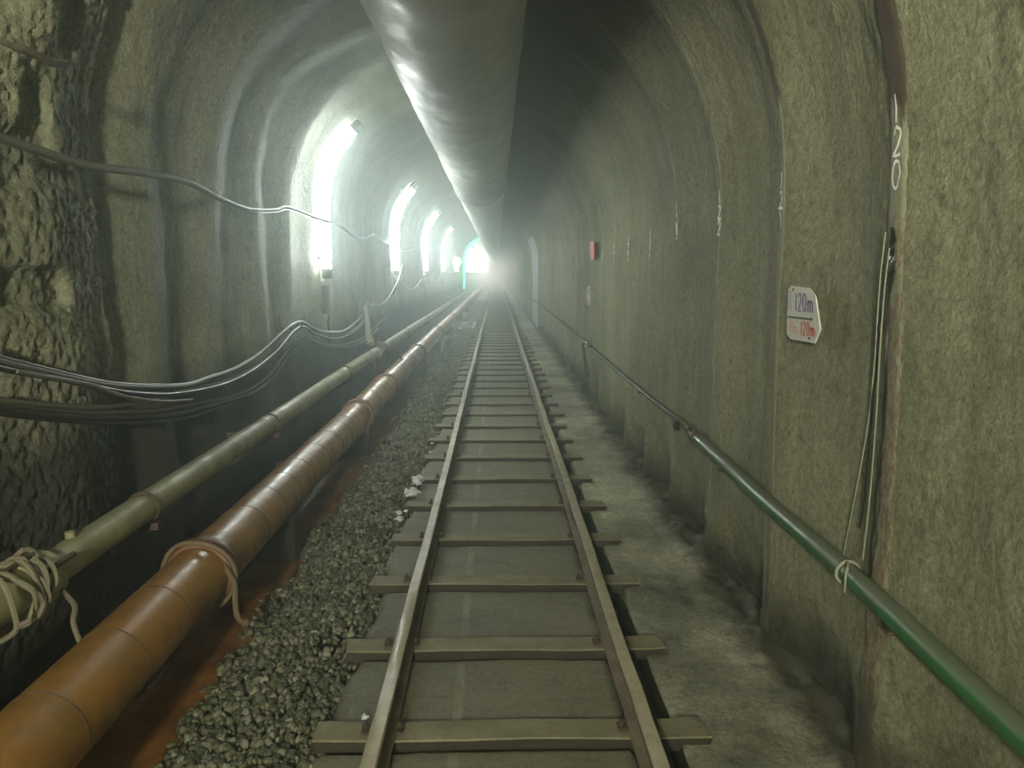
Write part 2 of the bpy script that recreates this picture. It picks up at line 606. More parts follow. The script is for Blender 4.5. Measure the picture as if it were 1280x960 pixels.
def zfloor(X, Y):
    z = -0.115 + 0.02 * fbm(X * 2, Y * 2, 40, 3) + 0.008 * fbm(X * 14, Y * 14, 41, 2)
    z = z + 0.10 * sstep(-1.62, -1.9, X) * (0.7 + 0.5 * noise(X * 2, Y * 1.4, 44))
    z = z - 0.02 * sstep(-1.15, -1.25, X) * (1 - sstep(-1.35, -1.5, X))
    z = z + 0.035 * sstep(1.05, 1.3, X) * (0.6 + 0.9 * noise(X * 3, Y * 2.1, 45))
    return z


sheet('floor', -2.15, 1.55, 0, 0, 150, YF, zfloor, M['mud'])


def zwalk(X, Y):
    edge = 1.10 + 0.06 * noise(Y * 1.1, Y * 0, 55) + 0.03 * noise(Y * 5, Y * 0, 56)
    z = -0.035 + 0.010 * fbm(X * 2.2, Y * 1.6, 52, 3) + 0.003 * fbm(X * 15, Y * 15, 53, 2)
    z = z + 0.02 * sstep(1.0, 1.3, X) * (1 + noise(X * 9, Y * 9, 57) + 0.6 * noise(X * 25, Y * 25, 58))
    z = z - 0.09 * sstep(0.68, 0.63, X + 0.02 * noise(Y * 3, Y * 0, 59))
    return z


sheet('walkway_slab', 0.60, 1.40, 0, 0, 60, YF, zwalk, M['walk'])


def slab_mat():
    t = NT('track_infill_concrete')
    x = t.xyz()
    big = t.noise(1.5, 5, 0.6)
    c = t.mix(t.ramp(big, [(0.3, 0), (0.7, 1)]), (0.21, 0.205, 0.125), (0.29, 0.28, 0.175))
    c = t.mix(0.8, c, t.ramp(t.noise(40, 6, 0.8), [(0.3, 0.3), (0.7, 1)]), 'MULTIPLY')
    c = t.mix(t.math('MULTIPLY', t.ramp(t.noise(5, 7, 0.8), [(0.36, 1), (0.48, 0)]), 0.6), c, (0.09, 0.085, 0.045))
    # trowelled streaks across the track and one pale scrape along it
    st = t.noise(1.0, 4, 0.6, vec=t.mapping((2, 28, 1)))
    c = t.mix(t.math('MULTIPLY', t.ramp(st, [(0.5, 0), (0.7, 1)]), 0.3), c, (0.30, 0.285, 0.19))
    dx = t.math('ABSOLUTE', t.math('SUBTRACT', x[0], -0.155))
    ln = t.math('MULTIPLY', t.math('LESS_THAN', dx, 0.018), t.ramp(t.noise(9, 4), [(0.35, 0.05), (0.6, 0.5)]))
    c = t.mix(ln, c, (0.40, 0.40, 0.29))
    return t.done(c, 0.7, t.bump(t.noise(40, 6, 0.75), 0.35, 0.006))


SP = 0.775
SLEEP = [2.1, 2.87, 3.58, 4.37, 5.12, 5.88, 6.66, 7.45, 8.24]
while SLEEP[-1] < 74: SLEEP.append(SLEEP[-1] + SP)
YT = np.concatenate([np.arange(-9, 1.5, 0.3), np.arange(1.5, 12, 0.011), np.arange(12, 25, 0.03), np.arange(25, 75, 0.1), np.arange(75, 170.1, 0.6)])


def zslab(X, Y):
    z = -0.026 + 0.004 * fbm(X * 3, Y * 3, 70, 3)
    sl = np.array(SLEEP)
    d = sl[np.clip(np.searchsorted(sl, Y), 0, len(sl) - 1)] - Y      # distance to the next sleeper ahead
    gap = sstep(0.105, 0.090, d + 0.008 * noise(X * 5, Y * 0, 73)) * (d > 0)
    z = z - 0.06 * gap
    z = z - 0.06 * sstep(0.66, 0.70, TX - X + 0.03 * noise(X * 0, Y * 4, 71))
    return z - 0.09 * sstep(0.43, 0.47, X - TX + 0.01 * noise(X * 0, Y * 6, 72))


sheet('track_slab', TX - 0.70, TX + 0.70, 0, 0, 50, YT, zslab, slab_mat())

# silt gutter under the orange pipe
YS = np.concatenate([np.arange(1.0, 12, 0.05), np.arange(12, 60, 0.25)])
o = sheet('rusty_silt', -1.50, -1.14, 0, 0, 24, YS,
          lambda X, Y: -0.060 + 0.012 * fbm(X * 5, Y * 3, 90, 3) - 0.06 * sstep(0.14, 0.18, np.abs(X + 1.32) + 0.03 * noise(Y * 2.3, Y * 0, 91)),
          M['silt'], 'stuff')
tag(o, 'rusty orange silt lying in the gutter beneath the orange pipe', 'silt')

# ------------------------------------------------------------------ gravel (stuff)
def ico(sub):
    bm = bmesh.new(); bmesh.ops.create_icosphere(bm, subdivisions=sub, radius=1)
    v = np.array([p.co[:] for p in bm.verts]); bm.verts.index_update()
    f = np.array([[q.index for q in fc.verts] for fc in bm.faces]); bm.free()
    return v, f


def rocks(n, ys, xs, smin, smax, sub, zbase, seed):
    r = np.random.default_rng(seed)
    bv, bf = ico(sub)
    P = np.stack([xs, ys, zbase], -1)
    s = r.uniform(smin, smax, (n, 1)) * r.uniform(0.6, 1.15, (n, 3))
    # random rotations
    q = r.normal(size=(n, 4)); q /= np.linalg.norm(q, axis=1, keepdims=True)
    w_, x_, y_, z_ = q.T
    R = np.stack([1 - 2 * (y_**2 + z_**2), 2 * (x_*y_ - z_*w_), 2 * (x_*z_ + y_*w_),
                  2 * (x_*y_ + z_*w_), 1 - 2 * (x_**2 + z_**2), 2 * (y_*z_ - x_*w_),
                  2 * (x_*z_ - y_*w_), 2 * (y_*z_ + x_*w_), 1 - 2 * (x_**2 + y_**2)], -1).reshape(n, 3, 3)
    jit = 1 + 0.16 * r.normal(size=(n, len(bv), 1))
    V = (bv[None] * jit * s[:, None, :]) @ R.transpose(0, 2, 1) + P[:, None, :]
    Fc = bf[None] + (np.arange(n) * len(bv))[:, None, None]
    return V.reshape(-1, 3), Fc.reshape(-1, 3)


def gravel_field():
    r = np.random.default_rng(5)
    Vs = []; Fs = []; base = 0
    for (y0, y1, dens, smin, smax, sub, seed) in ((1.8, 5, 2600, 0.010, 0.021, 2, 1), (5, 10, 1700, 0.011, 0.022, 1, 2),
                                                  (10, 22, 500, 0.016, 0.03, 1, 3), (22, 50, 130, 0.03, 0.05, 1, 4)):
        n = int((y1 - y0) * 0.62 * dens)
        ys = r.uniform(y0, y1, n)
        le = -1.21 + 0.05 * noise(ys * 2.1, ys * 0, 101) + 0.03 * noise(ys * 9, ys * 0, 102)
        re = -0.60 + 0.05 * noise(ys * 3, ys * 0, 103)
        u = r.uniform(0, 1, n)
        xs = le + (re - le) * u
        stray = r.uniform(0, 1, n) < 0.02
        xs = np.where(stray, xs + r.uniform(-0.10, 0.08, n), xs)
        h = -0.075 + 0.045 * np.sin(np.clip(u, 0, 1) * math.pi) + 0.02 * fbm(xs * 4, ys * 4, 105, 2) + r.uniform(-0.01, 0.012, n)
        V, Fc = rocks(n, ys, xs, smin, smax, sub, h, seed)
        Vs.append(V); Fs.append(Fc + base); base += len(V)
    me = mesh_np('gravel', np.concatenate(Vs), np.concatenate(Fs))
    me.polygons.foreach_set('use_smooth', [True] * len(me.polygons))
    o = link('gravel_ballast', me, M['gravel'])
    tag(o, 'grey green gravel heaped between the orange pipe and the left rail', 'gravel', kind='stuff')


gravel_field()
o = sheet('gravel_bed', -1.22, -0.58, 0, 0, 26, YF, lambda X, Y: -0.078 + 0.035 * np.sin((X + 1.22) / 0.64 * math.pi) - 0.02, M['mud'])

# ------------------------------------------------------------------ sleepers
ys = SLEEP


def sleeper_mesh(seed):
    r = random.Random(seed)
    bm = bmesh.new()
    bmesh.ops.create_cube(bm, size=1)
    for v in bm.verts:
        v.co = Vector((v.co.x * 1.42, v.co.y * 0.135, v.co.z * 0.055 - 0.0275))
    bmesh.ops.subdivide_edges(bm, edges=[e for e in bm.edges if abs((e.verts[0].co - e.verts[1].co).x) > 1], cuts=14)
    for v in bm.verts:
        v.co.y += 0.005 * math.sin(v.co.x * 7 + r.uniform(0, .3) + seed)
        v.co.z += r.uniform(-0.0012, 0.0012)
        if abs(v.co.x) > 0.7: v.co.x += r.uniform(-0.02, 0.02)
    bmesh.ops.bevel(bm, geom=[e for e in bm.edges if e.calc_face_angle(0) > 0.8], offset=0.005, segments=1, affect='EDGES')
    me = bpy.data.meshes.new('sleeper'); bm.to_mesh(me); bm.free()
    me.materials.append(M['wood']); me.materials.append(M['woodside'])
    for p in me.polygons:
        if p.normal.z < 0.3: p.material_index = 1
    return me


sleeper_meshes = [sleeper_mesh(k) for k in range(5)]


def clip_mesh():
    mb = MB()
    mb.box((0, 0, 0.006), (0.05, 0.075, 0.012), bev=0.002)
    mb.tube([(0.004, 0, 0.008), (0.004, 0, 0.034)], 0.011, 6)
    mb.tube([(0.004, 0, 0.034), (0.004, 0, 0.040)], 0.007, 6)
    me = bpy.data.meshes.new('rail_clip'); me.from_pydata(mb.v, [], mb.f); me.update()
    me.materials.append(M['iron'])
    return me


CLIP = clip_mesh()
GH = 0.465
ords = ['nearest', 'second nearest', 'third nearest', 'fourth nearest', 'fifth nearest', 'sixth nearest', 'seventh nearest', 'eighth nearest', 'ninth nearest', 'tenth nearest']
for i, y in enumerate(ys):
    if i == 0: continue
    o = bpy.data.objects.new('sleeper', sleeper_meshes[i % 5])
    COL.objects.link(o)
    o.location = (TX + random.uniform(-.02, .02), y, random.uniform(-0.002, 0.002))
    o.rotation_euler = (0, 0, random.uniform(-0.012, 0.012) + (0.008 if i == 2 else 0))
    k = i - 1
    if k < 10:
        lab = 'timber sleeper crossing the track, %s of the row counted from the picture bottom' % ords[k].replace('nearest', 'one').replace('one', 'nearest')
    else:
        lab = 'narrow distant timber sleeper in the close-packed far part of the track'
    tag(o, lab, 'sleeper', 'distant timber sleepers of the track' if k >= 10 else 'near timber sleepers of the track')
    if y < 22:
        for sx in (-1, 1):
            for q in (-1, 1):
                c = bpy.data.objects.new('rail_clip', CLIP)
                COL.objects.link(c); c.parent = o
                c.location = (sx * GH + q * 0.058, 0, 0)
                c.rotation_euler = (0, 0, math.pi if q < 0 else 0)
                c.scale = (0.75, 0.7, 0.8)

# ------------------------------------------------------------------ rails
RAIL_PROF = [(-.045, 0), (.045, 0), (.045, .008), (.010, .018), (.007, .028), (.007, .070), (.014, .077), (.027, .081), (.027, .095),
             (.022, .100), (-.022, .100), (-.027, .095), (-.027, .081), (-.014, .077), (-.007, .070), (-.007, .028), (-.010, .018), (-.045, .008)]


def rail(sx, label):
    yy = np.concatenate([np.arange(-3, 12, 0.25), np.arange(12, 60, 1.0), np.arange(60, 169, 5)])
    dev = 0.004 * noise(yy * 0.8, yy * 0, 200 + sx) + 0.002 * noise(yy * 3, yy * 0, 201 + sx)
    V = []
    for y, d in zip(yy, dev):
        for (px, pz) in RAIL_PROF:
            V.append((TX + sx * GH + px + d, y, pz))
    n = len(RAIL_PROF)
    Fc = []
    for i in range(len(yy) - 1):
        for k in range(n):
            Fc.append((i * n + k, i * n + (k + 1) % n, (i + 1) * n + (k + 1) % n, (i + 1) * n + k))
    mb = MB(); mb.add(V, Fc)
    mb.f.append(tuple(range(n))[::-1])
    root = empty('rail', (0, 0, 0), label, 'rail')
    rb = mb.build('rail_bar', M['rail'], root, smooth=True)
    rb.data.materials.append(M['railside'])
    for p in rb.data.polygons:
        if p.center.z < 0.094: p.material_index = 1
    for yj in (5.5, 14.5, 26.5):
        for q in (-1, 1):
            f = MB().box((TX + sx * GH + q * 0.0145, yj, 0.049), (0.013, 0.42, 0.040), bev=0.003)
            for b in (-.15, -.05, .05, .15):
                f.tube([(TX + sx * GH + q * 0.02, yj + b, 0.049), (TX + sx * GH + q * 0.034, yj + b, 0.049)], 0.010, 6)
            f.build('fish_plate', M['iron'], root)
    return root


rail(-1, 'long steel rail on the left of the track, next to the gravel')
rail(1, 'long steel rail on the right of the track, next to the concrete walkway')

# ------------------------------------------------------------------ ventilation duct
def duct():
    root = empty('ventilation_duct', (-0.25, 3, 3.03), 'big pale round ventilation duct hanging under the tunnel ceiling', 'duct')
    yy = np.concatenate([np.arange(-3, 14, 0.08), np.arange(14, 60, 0.4), np.arange(60, 169, 4)])
    n = 72
    th = np.linspace(0, 2 * math.pi, n, endpoint=False)
    Y, T = np.meshgrid(yy, th, indexing='ij')
    R = 0.40 + 0.006 * noise(T * 2.2 * 1.0, Y * 0.7, 300) + 0.0035 * noise(T * 5, Y * 5, 301)
    X = R * np.cos(T); Z = R * np.sin(T)
    Z = Z - 0.012 * np.abs(np.sin(Y * math.pi / 3.0))
    V = np.stack([X, Y - 3, Z], -1).reshape(-1, 3)
    i = np.arange(len(yy) - 1)[:, None]; j = np.arange(n)[None]
    a = i * n + j; b = i * n + (j + 1) % n
    Fc = np.stack([a, b, b + n, a + n], -1).reshape(-1, 4)
    link('duct_skin', mesh_np('duct_skin', V, Fc), M['duct'], root, smooth=True)
    # glued lengthwise seam and joint bands
    for yj in (13.0, 33.0, 37.0):
        MB().ring((0, yj - 3, 0), (0, 1, 0), 0.408, 0.014, 48, 8).build('joint_band', M['lampbody'], root, smooth=True)
    sm = MB()
    an = math.radians(-78)
    sm.tube([(0.403 * math.cos(an), y - 3, 0.403 * math.sin(an) - 0.012 * abs(math.sin(y * math.pi / 3))) for y in np.arange(-3, 60, 0.5)], 0.006, 6)
    
    for yj in np.arange(1.55, 40, 3.15):
        for q in (-0.3, 0.3):
            MB().tube([(q * 0.8, yj - 3, 0.31), (q * 0.85, yj - 3, 0.58)], 0.004, 5).build('hanger_wire', M['darkplastic'], root)


duct()

# ------------------------------------------------------------------ long pipes
def long_pipe(mb, x, z, r, y0, y1, seed, n=28, bow=0.01, xf=None):
    yy = list(np.concatenate([np.arange(y0, min(14, y1), 0.25), np.arange(14, min(60, y1), 1.0), np.arange(60, max(y1, 60), 6.0)]))
    pts = []
    for y in yy:
        b = bow * float(noise(np.array(y * 0.23), np.array(1.5), seed))
        pts.append((x + b, y, z + bow * 0.8 * float(noise(np.array(y * 0.31), np.array(7.5), seed + 1))))
    mb.tube(pts, r, n)
    return pts


def at_y(pts, y):
    for a, b in zip(pts[:-1], pts[1:]):
        if a[1] <= y <= b[1]:
            t = (y - a[1]) / (b[1] - a[1])
            return tuple(a[k] + (b[k] - a[k]) * t for k in range(3))
    return pts[-1]


# orange pipe
OX, OZ, OR = -1.345, 0.29, 0.135
root = empty('orange_pipe', (0, 0, 0), 'thick glossy orange pipe running low along the left side above the gutter', 'pipe')
mb = MB(); op = long_pipe(mb, OX, OZ, OR, 0.4, 169, 400, 36, 0.012)
mb.build('pipe_body', M['orange'], root, smooth=True)
for y in [1.9, 2.35, 2.8, 3.2, 4.35, 4.75, 5.1, 5.5, 6.0, 6.5, 7.2, 8.6, 9.3, 11, 12.2]:
    MB().ring(at_y(op, y), (random.uniform(-.05, .05), 1, random.uniform(-.05, .05)), OR - 0.001, 0.0035, 40, 6).build('weld_seam', M['iron'], root, smooth=True)
for y in [3.72, 8.0, 10.0, 14.2, 19.0, 25.0]:
    c = MB()
    p = at_y(op, y)
    prof = [(-0.06, OR), (-0.055, OR + 0.016), (-0.02, OR + 0.02), (0.0, OR + 0.028), (0.02, OR + 0.02), (0.055, OR + 0.016), (0.06, OR)]
    c.tube([(p[0], p[1] + a, p[2]) for a, _ in prof], [b for _, b in prof], 36)
    cc = c.build('pipe_collar', M['orange_dark'], root, smooth=True)
for y in [1.6, 4.9, 7.8, 10.8, 14, 18, 23, 29, 36, 44, 52, 62, 74, 90, 110, 135, 160]:
    p = at_y(op, y)
    s = MB()
    s.box((p[0], y, 0.0), (0.30, 0.14, 0.30), bev=0.01)
    s.box((p[0] - 0.13, y, 0.18), (0.04, 0.12, 0.10), bev=0.005)
    s.box((p[0] + 0.13, y, 0.18), (0.04, 0.12, 0.10), bev=0.005)
    tag(s.build('pipe_cradle', M['mud']), 'dark concrete cradle block carrying the orange pipe above the gutter', 'support block', 'cradle blocks under the orange pipe')

# pale upper pipe on wall brackets
UX, UZ, UR = -1.615, 0.585, 0.066
root = empty('pale_pipe', (0, 0, 0), 'slim pale green-grey pipe running along the left wall above the orange pipe', 'pipe')
mb = MB(); up = long_pipe(mb, UX, UZ, UR, 0.6, 169, 420, 24, 0.012)
mb.build('pipe_body', M['palepipe'], root, smooth=True)
c = MB()
for y in (2.80,):
    p = at_y(up, y)
    c.tube([(p[0], y - 0.09, p[2]), (p[0], y - 0.085, p[2]), (p[0], y + 0.085, p[2]), (p[0], y + 0.09, p[2])], [UR, UR + 0.03, UR + 0.03, UR], 20)
c.build('pipe_coupling', M['palepipe'], root, smooth=True)
for q, an in ((0.06, 0.6), (0.06, 2.4), (-0.06, 1.5)):
    p = at_y(up, 2.80)
    MB().tube([(p[0] + (UR + .03) * math.cos(an), 2.68 + q, p[2] + (UR + .03) * math.sin(an)),
               (p[0] + (UR + .03) * math.cos(an), 2.90 + q, p[2] + (UR + .03) * math.sin(an))], 0.012, 6).build('coupling_bolt', M['iron'], root)
p = at_y(up, 3.12)
MB().tube([(p[0] - .01, p[1], p[2] + UR - 0.006), (p[0] - .012, p[1], p[2] + UR + 0.02), (p[0] - .012, p[1], p[2] + UR + 0.024)], [0.020, 0.020, 0.012], 8).build('plug', M['palepipe'], root, smooth=True)
for y in [3.75, 5.9, 8.9, 11.8, 15, 19.3, 24, 30, 38, 47, 58, 72, 90, 115, 145]:
    p = at_y(up, y)
    xw = wx(-1, y, p[2] - 0.1) - 0.05
    b = MB()
    b.box(((xw + p[0] + 0.07) / 2, y, p[2] - UR - 0.017), (p[0] + 0.07 - xw, 0.04, 0.035), bev=0.003)
    b.tube([(xw, y, p[2] - 0.33), (p[0] + 0.03, y, p[2] - UR - 0.03)], 0.012, 6)
    b.ring(p, (0, 1, 0), UR + 0.005, 0.006, 20, 6)
    tag(b.build('pipe_bracket', M['iron']), 'rusty iron wall bracket holding up the pale pipe', 'bracket', 'wall brackets under the pale pipe')

# rope tied round the orange pipe
p = Vector(at_y(op, 3.66))
r_ = MB()
pts = []
for k in range(26):
    a = math.radians(205 - k * 10.4)
    pts.append(p + Vector(((OR + 0.030) * math.cos(a), 0.02 * math.sin(k * 0.4) - 0.0005 * k, (OR + 0.030) * math.sin(a))))
e = pts[-1]
tail = [pts[-1], e + Vector((0.03, -0.02, 0.0))]
r_.tube(smooth_path(pts, 3), 0.012, 8)
pts2 = [p + Vector((OR * 0.86, -.0, .055)), p + Vector((OR + .035, -.03, -.02)), p + Vector((OR + .045, -.06, -.10)), p + Vector((OR + .06, -.08, -.16)), p + Vector((OR + .085, -.07, -.19))]
r_.tube(smooth_path(pts2, 5), [0.013] * 21, 8)
r_.add(*[(lambda v, f: ([tuple(Vector(q) * 0.022 + (p + Vector((OR + .09, -.07, -.19)))) for q in v], [tuple(x) for x in f]))(*ico(1))][0])
tag(r_.build('tie_rope', M['rope'], smooth=True), 'frayed brown rope knotted around the orange pipe at the front collar', 'rope')

# hose loop from the orange pipe further on
h = MB()
hp = [onX(474, 446, -1.50), onX(480, 436, -1.46), onX(490, 436, -1.42), onX(500, 446, -1.36), onX(505, 458, -1.30)]
h.tube(smooth_path(hp, 6), 0.022, 8)
tag(h.build('hose_loop', M['rope'], smooth=True), 'short brown hose looping over the orange pipe beside the muddy rag', 'hose')

# muddy rag and hanging rope at the second cable hook
g = MB()
rp = [onX(457, 382, -1.72), onX(459, 400, -1.70), onX(461, 418, -1.66), onX(464, 430, -1.62)]
g.tube(smooth_path(rp, 5), [0.02 + 0.0022 * k for k in range(16)], 8)
tag(g.build('hanging_strap', M['rag'], smooth=True), 'pale strap hanging from the cable hook down to the pale pipe', 'strap')
bv, bf = ico(3)
nn = 1 + 0.22 * noise(bv[:, 0] * 3 + 5, bv[:, 1] * 3 + bv[:, 2] * 2, 500) + 0.15 * noise(bv[:, 2] * 6, bv[:, 0] * 6, 501)
c0 = Vector(at_y(up, 11.55))
V = bv * nn[:, None] * np.array([[0.10, 0.30, 0.12]]) + np.array(c0)[None]
V[:, 2] = np.where(bv[:, 2] < -0.4, V[:, 2] - 0.16 * np.abs(bv[:, 1] * 1.3 - .3), V[:, 2])
o = link('muddy_rag', mesh_np('rag', V, bf), M['rag'], smooth=True)
tag(o, 'muddy rag wrapped around the pale pipe below the second cable hook', 'rag')
# rag and cord bundle at the near left coupling
c0 = Vector(at_y(up, 2.70))
g = MB()
for k in range(7):
    a0 = random.uniform(0, 6)
    g.tube(smooth_path([c0 + Vector((math.cos(a0 + t) * (0.105 + 0.01 * math.sin(3 * t + k)), -0.04 + 0.035 * k - 0.12 * math.sin(t * 0.5), math.sin(a0 + t) * (0.105 + 0.012 * math.cos(4 * t)))) for t in np.linspace(0, 6.5, 14)], 3), 0.009, 6)
g.tube(smooth_path([c0 + Vector((.1, 0.12, -.03)), c0 + Vector((.12, .16, -.10)), c0 + Vector((.10, .18, -.17)), c0 + Vector((.13, .16, -.24))], 4), 0.010, 6)
tag(g.build('cord_wrap', M['rag'], smooth=True), 'tangle of muddy cord wound round the pale pipe coupling at the left edge', 'cord')

# ------------------------------------------------------------------ green pipe and thin line on the right
root = empty('green_pipe', (0, 0, 0), 'green steel pipe running along the right wall at knee height', 'pipe')
GX = 1.185
def gpt(px, py, x=GX): return onX(px, py, x)
gp = [gpt(1500, 1125), gpt(1280, 922), gpt(1200, 848), gpt(1060, 716), gpt(960, 629), gpt(905, 578), gpt(868, 545)]
c = MB(); gpath = smooth_path(gp, 6); c.tube(gpath, 0.037, 20)
c.build('pipe_body', M['green'], root, smooth=True)
elb = [gp[-1], gpt(862, 539), gpt(857, 531, GX - .02), gpt(850, 525, GX - .05), gpt(845, 528, GX - .04), gpt(846, 535, GX + .0)]
c = MB(); c.tube(smooth_path(elb, 5), 0.022, 12)
c.build('end_elbow', M['darkhose'], root, smooth=True)
for px, py in ((1060, 716), (872, 548)):
    q = gpt(px, py)
    MB().ring(q, (0.0, 1, 0.03), 0.040, 0.006, 24, 6).build('pipe_band', M['calcite'] if px > 1000 else M['iron'], root, smooth=True)
for px, py in ((1120, 773), (905, 578)):
    q = gpt(px, py)
    b = MB()
    xw = wx(1, q.y, q.z - 0.06) + 0.06
    b.box(((q.x - 0.03 + xw) / 2, q.y, q.z - 0.043), (xw - q.x + 0.03, 0.03, 0.012), bev=0.002)
    b.build('wall_hook', M['iron'], root)

root = empty('thin_line', (0, 0, 0), 'thin dark hose line continuing along the right wall beyond the green pipe', 'hose')
tp = [gpt(852, 527, GX), gpt(800, 487, 1.2), gpt(740, 436, 1.21), gpt(734, 430, 1.2), gpt(700, 401, 1.2), gpt(668, 376, 1.19)]
e = tp[-1]
tp += [Vector((1.2, 50, 0.62)), Vector((1.2, 90, 0.6))]
c = MB(); c.tube(smooth_path(tp, 6), 0.018, 8)
c.build('hose_body', M['darkhose'], root, smooth=True)
c = MB(); q = gpt(731, 430, 1.17)
c.tube(smooth_path([q, q + Vector((-.05, -.2, .02)), q + Vector((-.05, -.3, -.05)), q + Vector((-.02, -.35, -.30)), q + Vector((0, -.3, -.42))], 5), 0.018, 8)
c.build('hose_tail', M['darkhose'], root, smooth=True)
MB().box(q, (0.06, 0.12, 0.06), bev=0.01).build('valve', M['lampbody'], root)
for yb in (7.0, 9.5, 15.5, 19.5, 24.5, 30, 40):
    P_ = min(smooth_path(tp, 6), key=lambda a: abs(a.y - yb))
    xw = wx(1, P_.y, P_.z) + 0.05
    MB().box(((P_.x + xw) / 2, P_.y, P_.z - 0.02), (xw - P_.x + 0.03, 0.03, 0.01)).build('wall_hook', M['iron'], root)

# ------------------------------------------------------------------ steel ribs showing on the right wall
def rib_strip(k, width, mat, name, side=1, v0=0.06, v1=None, off=0.006):
    y0 = RIB0 + RIBP * k
    v1 = v1 or arcR
    vs = np.arange(v0, v1, 0.02)
    us = np.linspace(-width / 2, width / 2, 8)
    VV, U = np.meshgrid(vs, us, indexing='ij')
    edge = 0.010 * noise(VV * 9, U * 0 + 3, 600 + k) * np.sign(U)
    Y = y0 + U + edge + 0.012 * noise(VV * 1.2, VV * 0, 610 + k)
    # ends of the cross-section tuck into the wall
    pr = np.where(np.abs(U) > width / 2 - 1e-4, -0.012, off)
    x, z = wallpoint(side, VV, Y, pr)
    V = np.stack([x, Y, z], -1).reshape(-1, 3)
    o = link(name, mesh_np(name, V, grid_faces(len(vs), 8)), mat, smooth=True)
    tag(o, kind='structure')


rm = rib_mat('rib_rust_near', 0.9, 2.12)
rm2 = rib_mat('rib_rust_next', 0.5, 2.35, (0.27, 0.27, 0.17))
rm3 = rib_mat('rib_lime', 0.0, 9.0, (0.40, 0.40, 0.27), True)
rib_strip(0, 0.13, rm, 'trim_1', v0=0.06)
rib_strip(1, 0.075, rm2, 'trim_2', off=0.004)
for k in range(2, 26):
    rib_strip(k, 0.024, rm3, 'trim_%d' % (k + 1), v0=0.3, off=0.001)

# pale light put into the colour of strips across the tunnel at 26 m
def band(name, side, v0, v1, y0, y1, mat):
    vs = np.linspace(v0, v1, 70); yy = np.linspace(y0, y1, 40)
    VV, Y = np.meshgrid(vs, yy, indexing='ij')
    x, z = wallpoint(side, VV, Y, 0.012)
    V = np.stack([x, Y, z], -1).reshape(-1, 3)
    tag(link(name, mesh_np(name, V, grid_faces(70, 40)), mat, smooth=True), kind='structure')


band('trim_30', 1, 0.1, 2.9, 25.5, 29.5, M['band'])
band('trim_33', 1, 0.1, 2.9, 38.5, 42.5, M['greenband'])  # green light on the right wall put into the strip's colour
V = [(0.72, 25.2, -.012), (1.12, 25.2, -.012), (1.12, 28.3, -.012), (0.72, 28.3, -.012), (-1.15, 25.2, -.012), (-.66, 25.2, -.012), (-.66, 28.3, -.012), (-1.15, 28.3, -.012)]
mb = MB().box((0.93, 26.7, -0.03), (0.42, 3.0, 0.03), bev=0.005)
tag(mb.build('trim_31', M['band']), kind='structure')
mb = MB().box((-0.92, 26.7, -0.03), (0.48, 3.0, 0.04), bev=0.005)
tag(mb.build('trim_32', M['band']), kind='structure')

# ------------------------------------------------------------------ painted ring numbers
GL = {
    '0': [[(.5 + .42 * math.cos(a), .5 + .48 * math.sin(a)) for a in np.linspace(0, 2 * math.pi, 17)]],
    '1': [[(.5, .98), (.5, .02)]],
    '2': [[(.08, .76), (.2, .93), (.5, 1), (.8, .9), (.88, .72), (.75, .5), (.4, .25), (.1, .03), (.5, .02), (.95, .04)]],
    '3': [[(.1, .9), (.5, 1), (.85, .8), (.7, .58), (.4, .52), (.75, .45), (.9, .22), (.55, .0), (.1, .08)]],
    '4': [[(.7, 0), (.7, 1), (.1, .35), (.95, .35)]],
    '5': [[(.85, 1), (.2, 1), (.15, .58), (.6, .62), (.9, .35), (.65, .03), (.1, .05)]],
    'm': [[(.05, 0), (.05, .62)], [(.05, .45), (.25, .64), (.45, .5), (.45, 0)], [(.45, .45), (.68, .64), (.92, .5), (.92, 0)]],
    'n': [[(.1, 0), (.1, 1), (.9, 1), (.9, 0)], [(.45, .1), (.45, 1)]],
}


def strokes(mb, ch, u0, v0, w_, h_, thick, place):
    for st in GL[ch]:
        pts = [(u0 + a * w_, v0 + b * h_) for a, b in st]
        # densify
        P = []
        for a, b in zip(pts[:-1], pts[1:]):
            for t in (0, .5): P.append((a[0] + (b[0] - a[0]) * t, a[1] + (b[1] - a[1]) * t))
        P.append(pts[-1])
        L = []; R = []
        for i, q in enumerate(P):
            a = P[max(i - 1, 0)]; b = P[min(i + 1, len(P) - 1)]
            d = math.hypot(b[0] - a[0], b[1] - a[1]) or 1
            nx, ny = -(b[1] - a[1]) / d, (b[0] - a[0]) / d
            L.append(place(q[0] + nx * thick / 2, q[1] + ny * thick / 2))
            R.append(place(q[0] - nx * thick / 2, q[1] - ny * thick / 2))
        n = len(P)
        mb.add(L + R, [(i, i + 1, n + i + 1, n + i) for i in range(n - 1)])


def ring_number(k, text, ztop, hh, ww, thick, label):
    y0 = RIB0 + RIBP * k + ww / 2
    mb = MB()
    def place(u, v):
        y = y0 - u
        return (wx(1, y, v, 0.0) - 0.010, y, v)
    for i, ch in enumerate(text):
        strokes(mb, ch, 0.0, ztop - (i + 1) * hh + 0.1 * hh, ww, hh * 0.88, thick, place)
    tag(mb.build('painted_number', M['paint']), label, 'painted number')


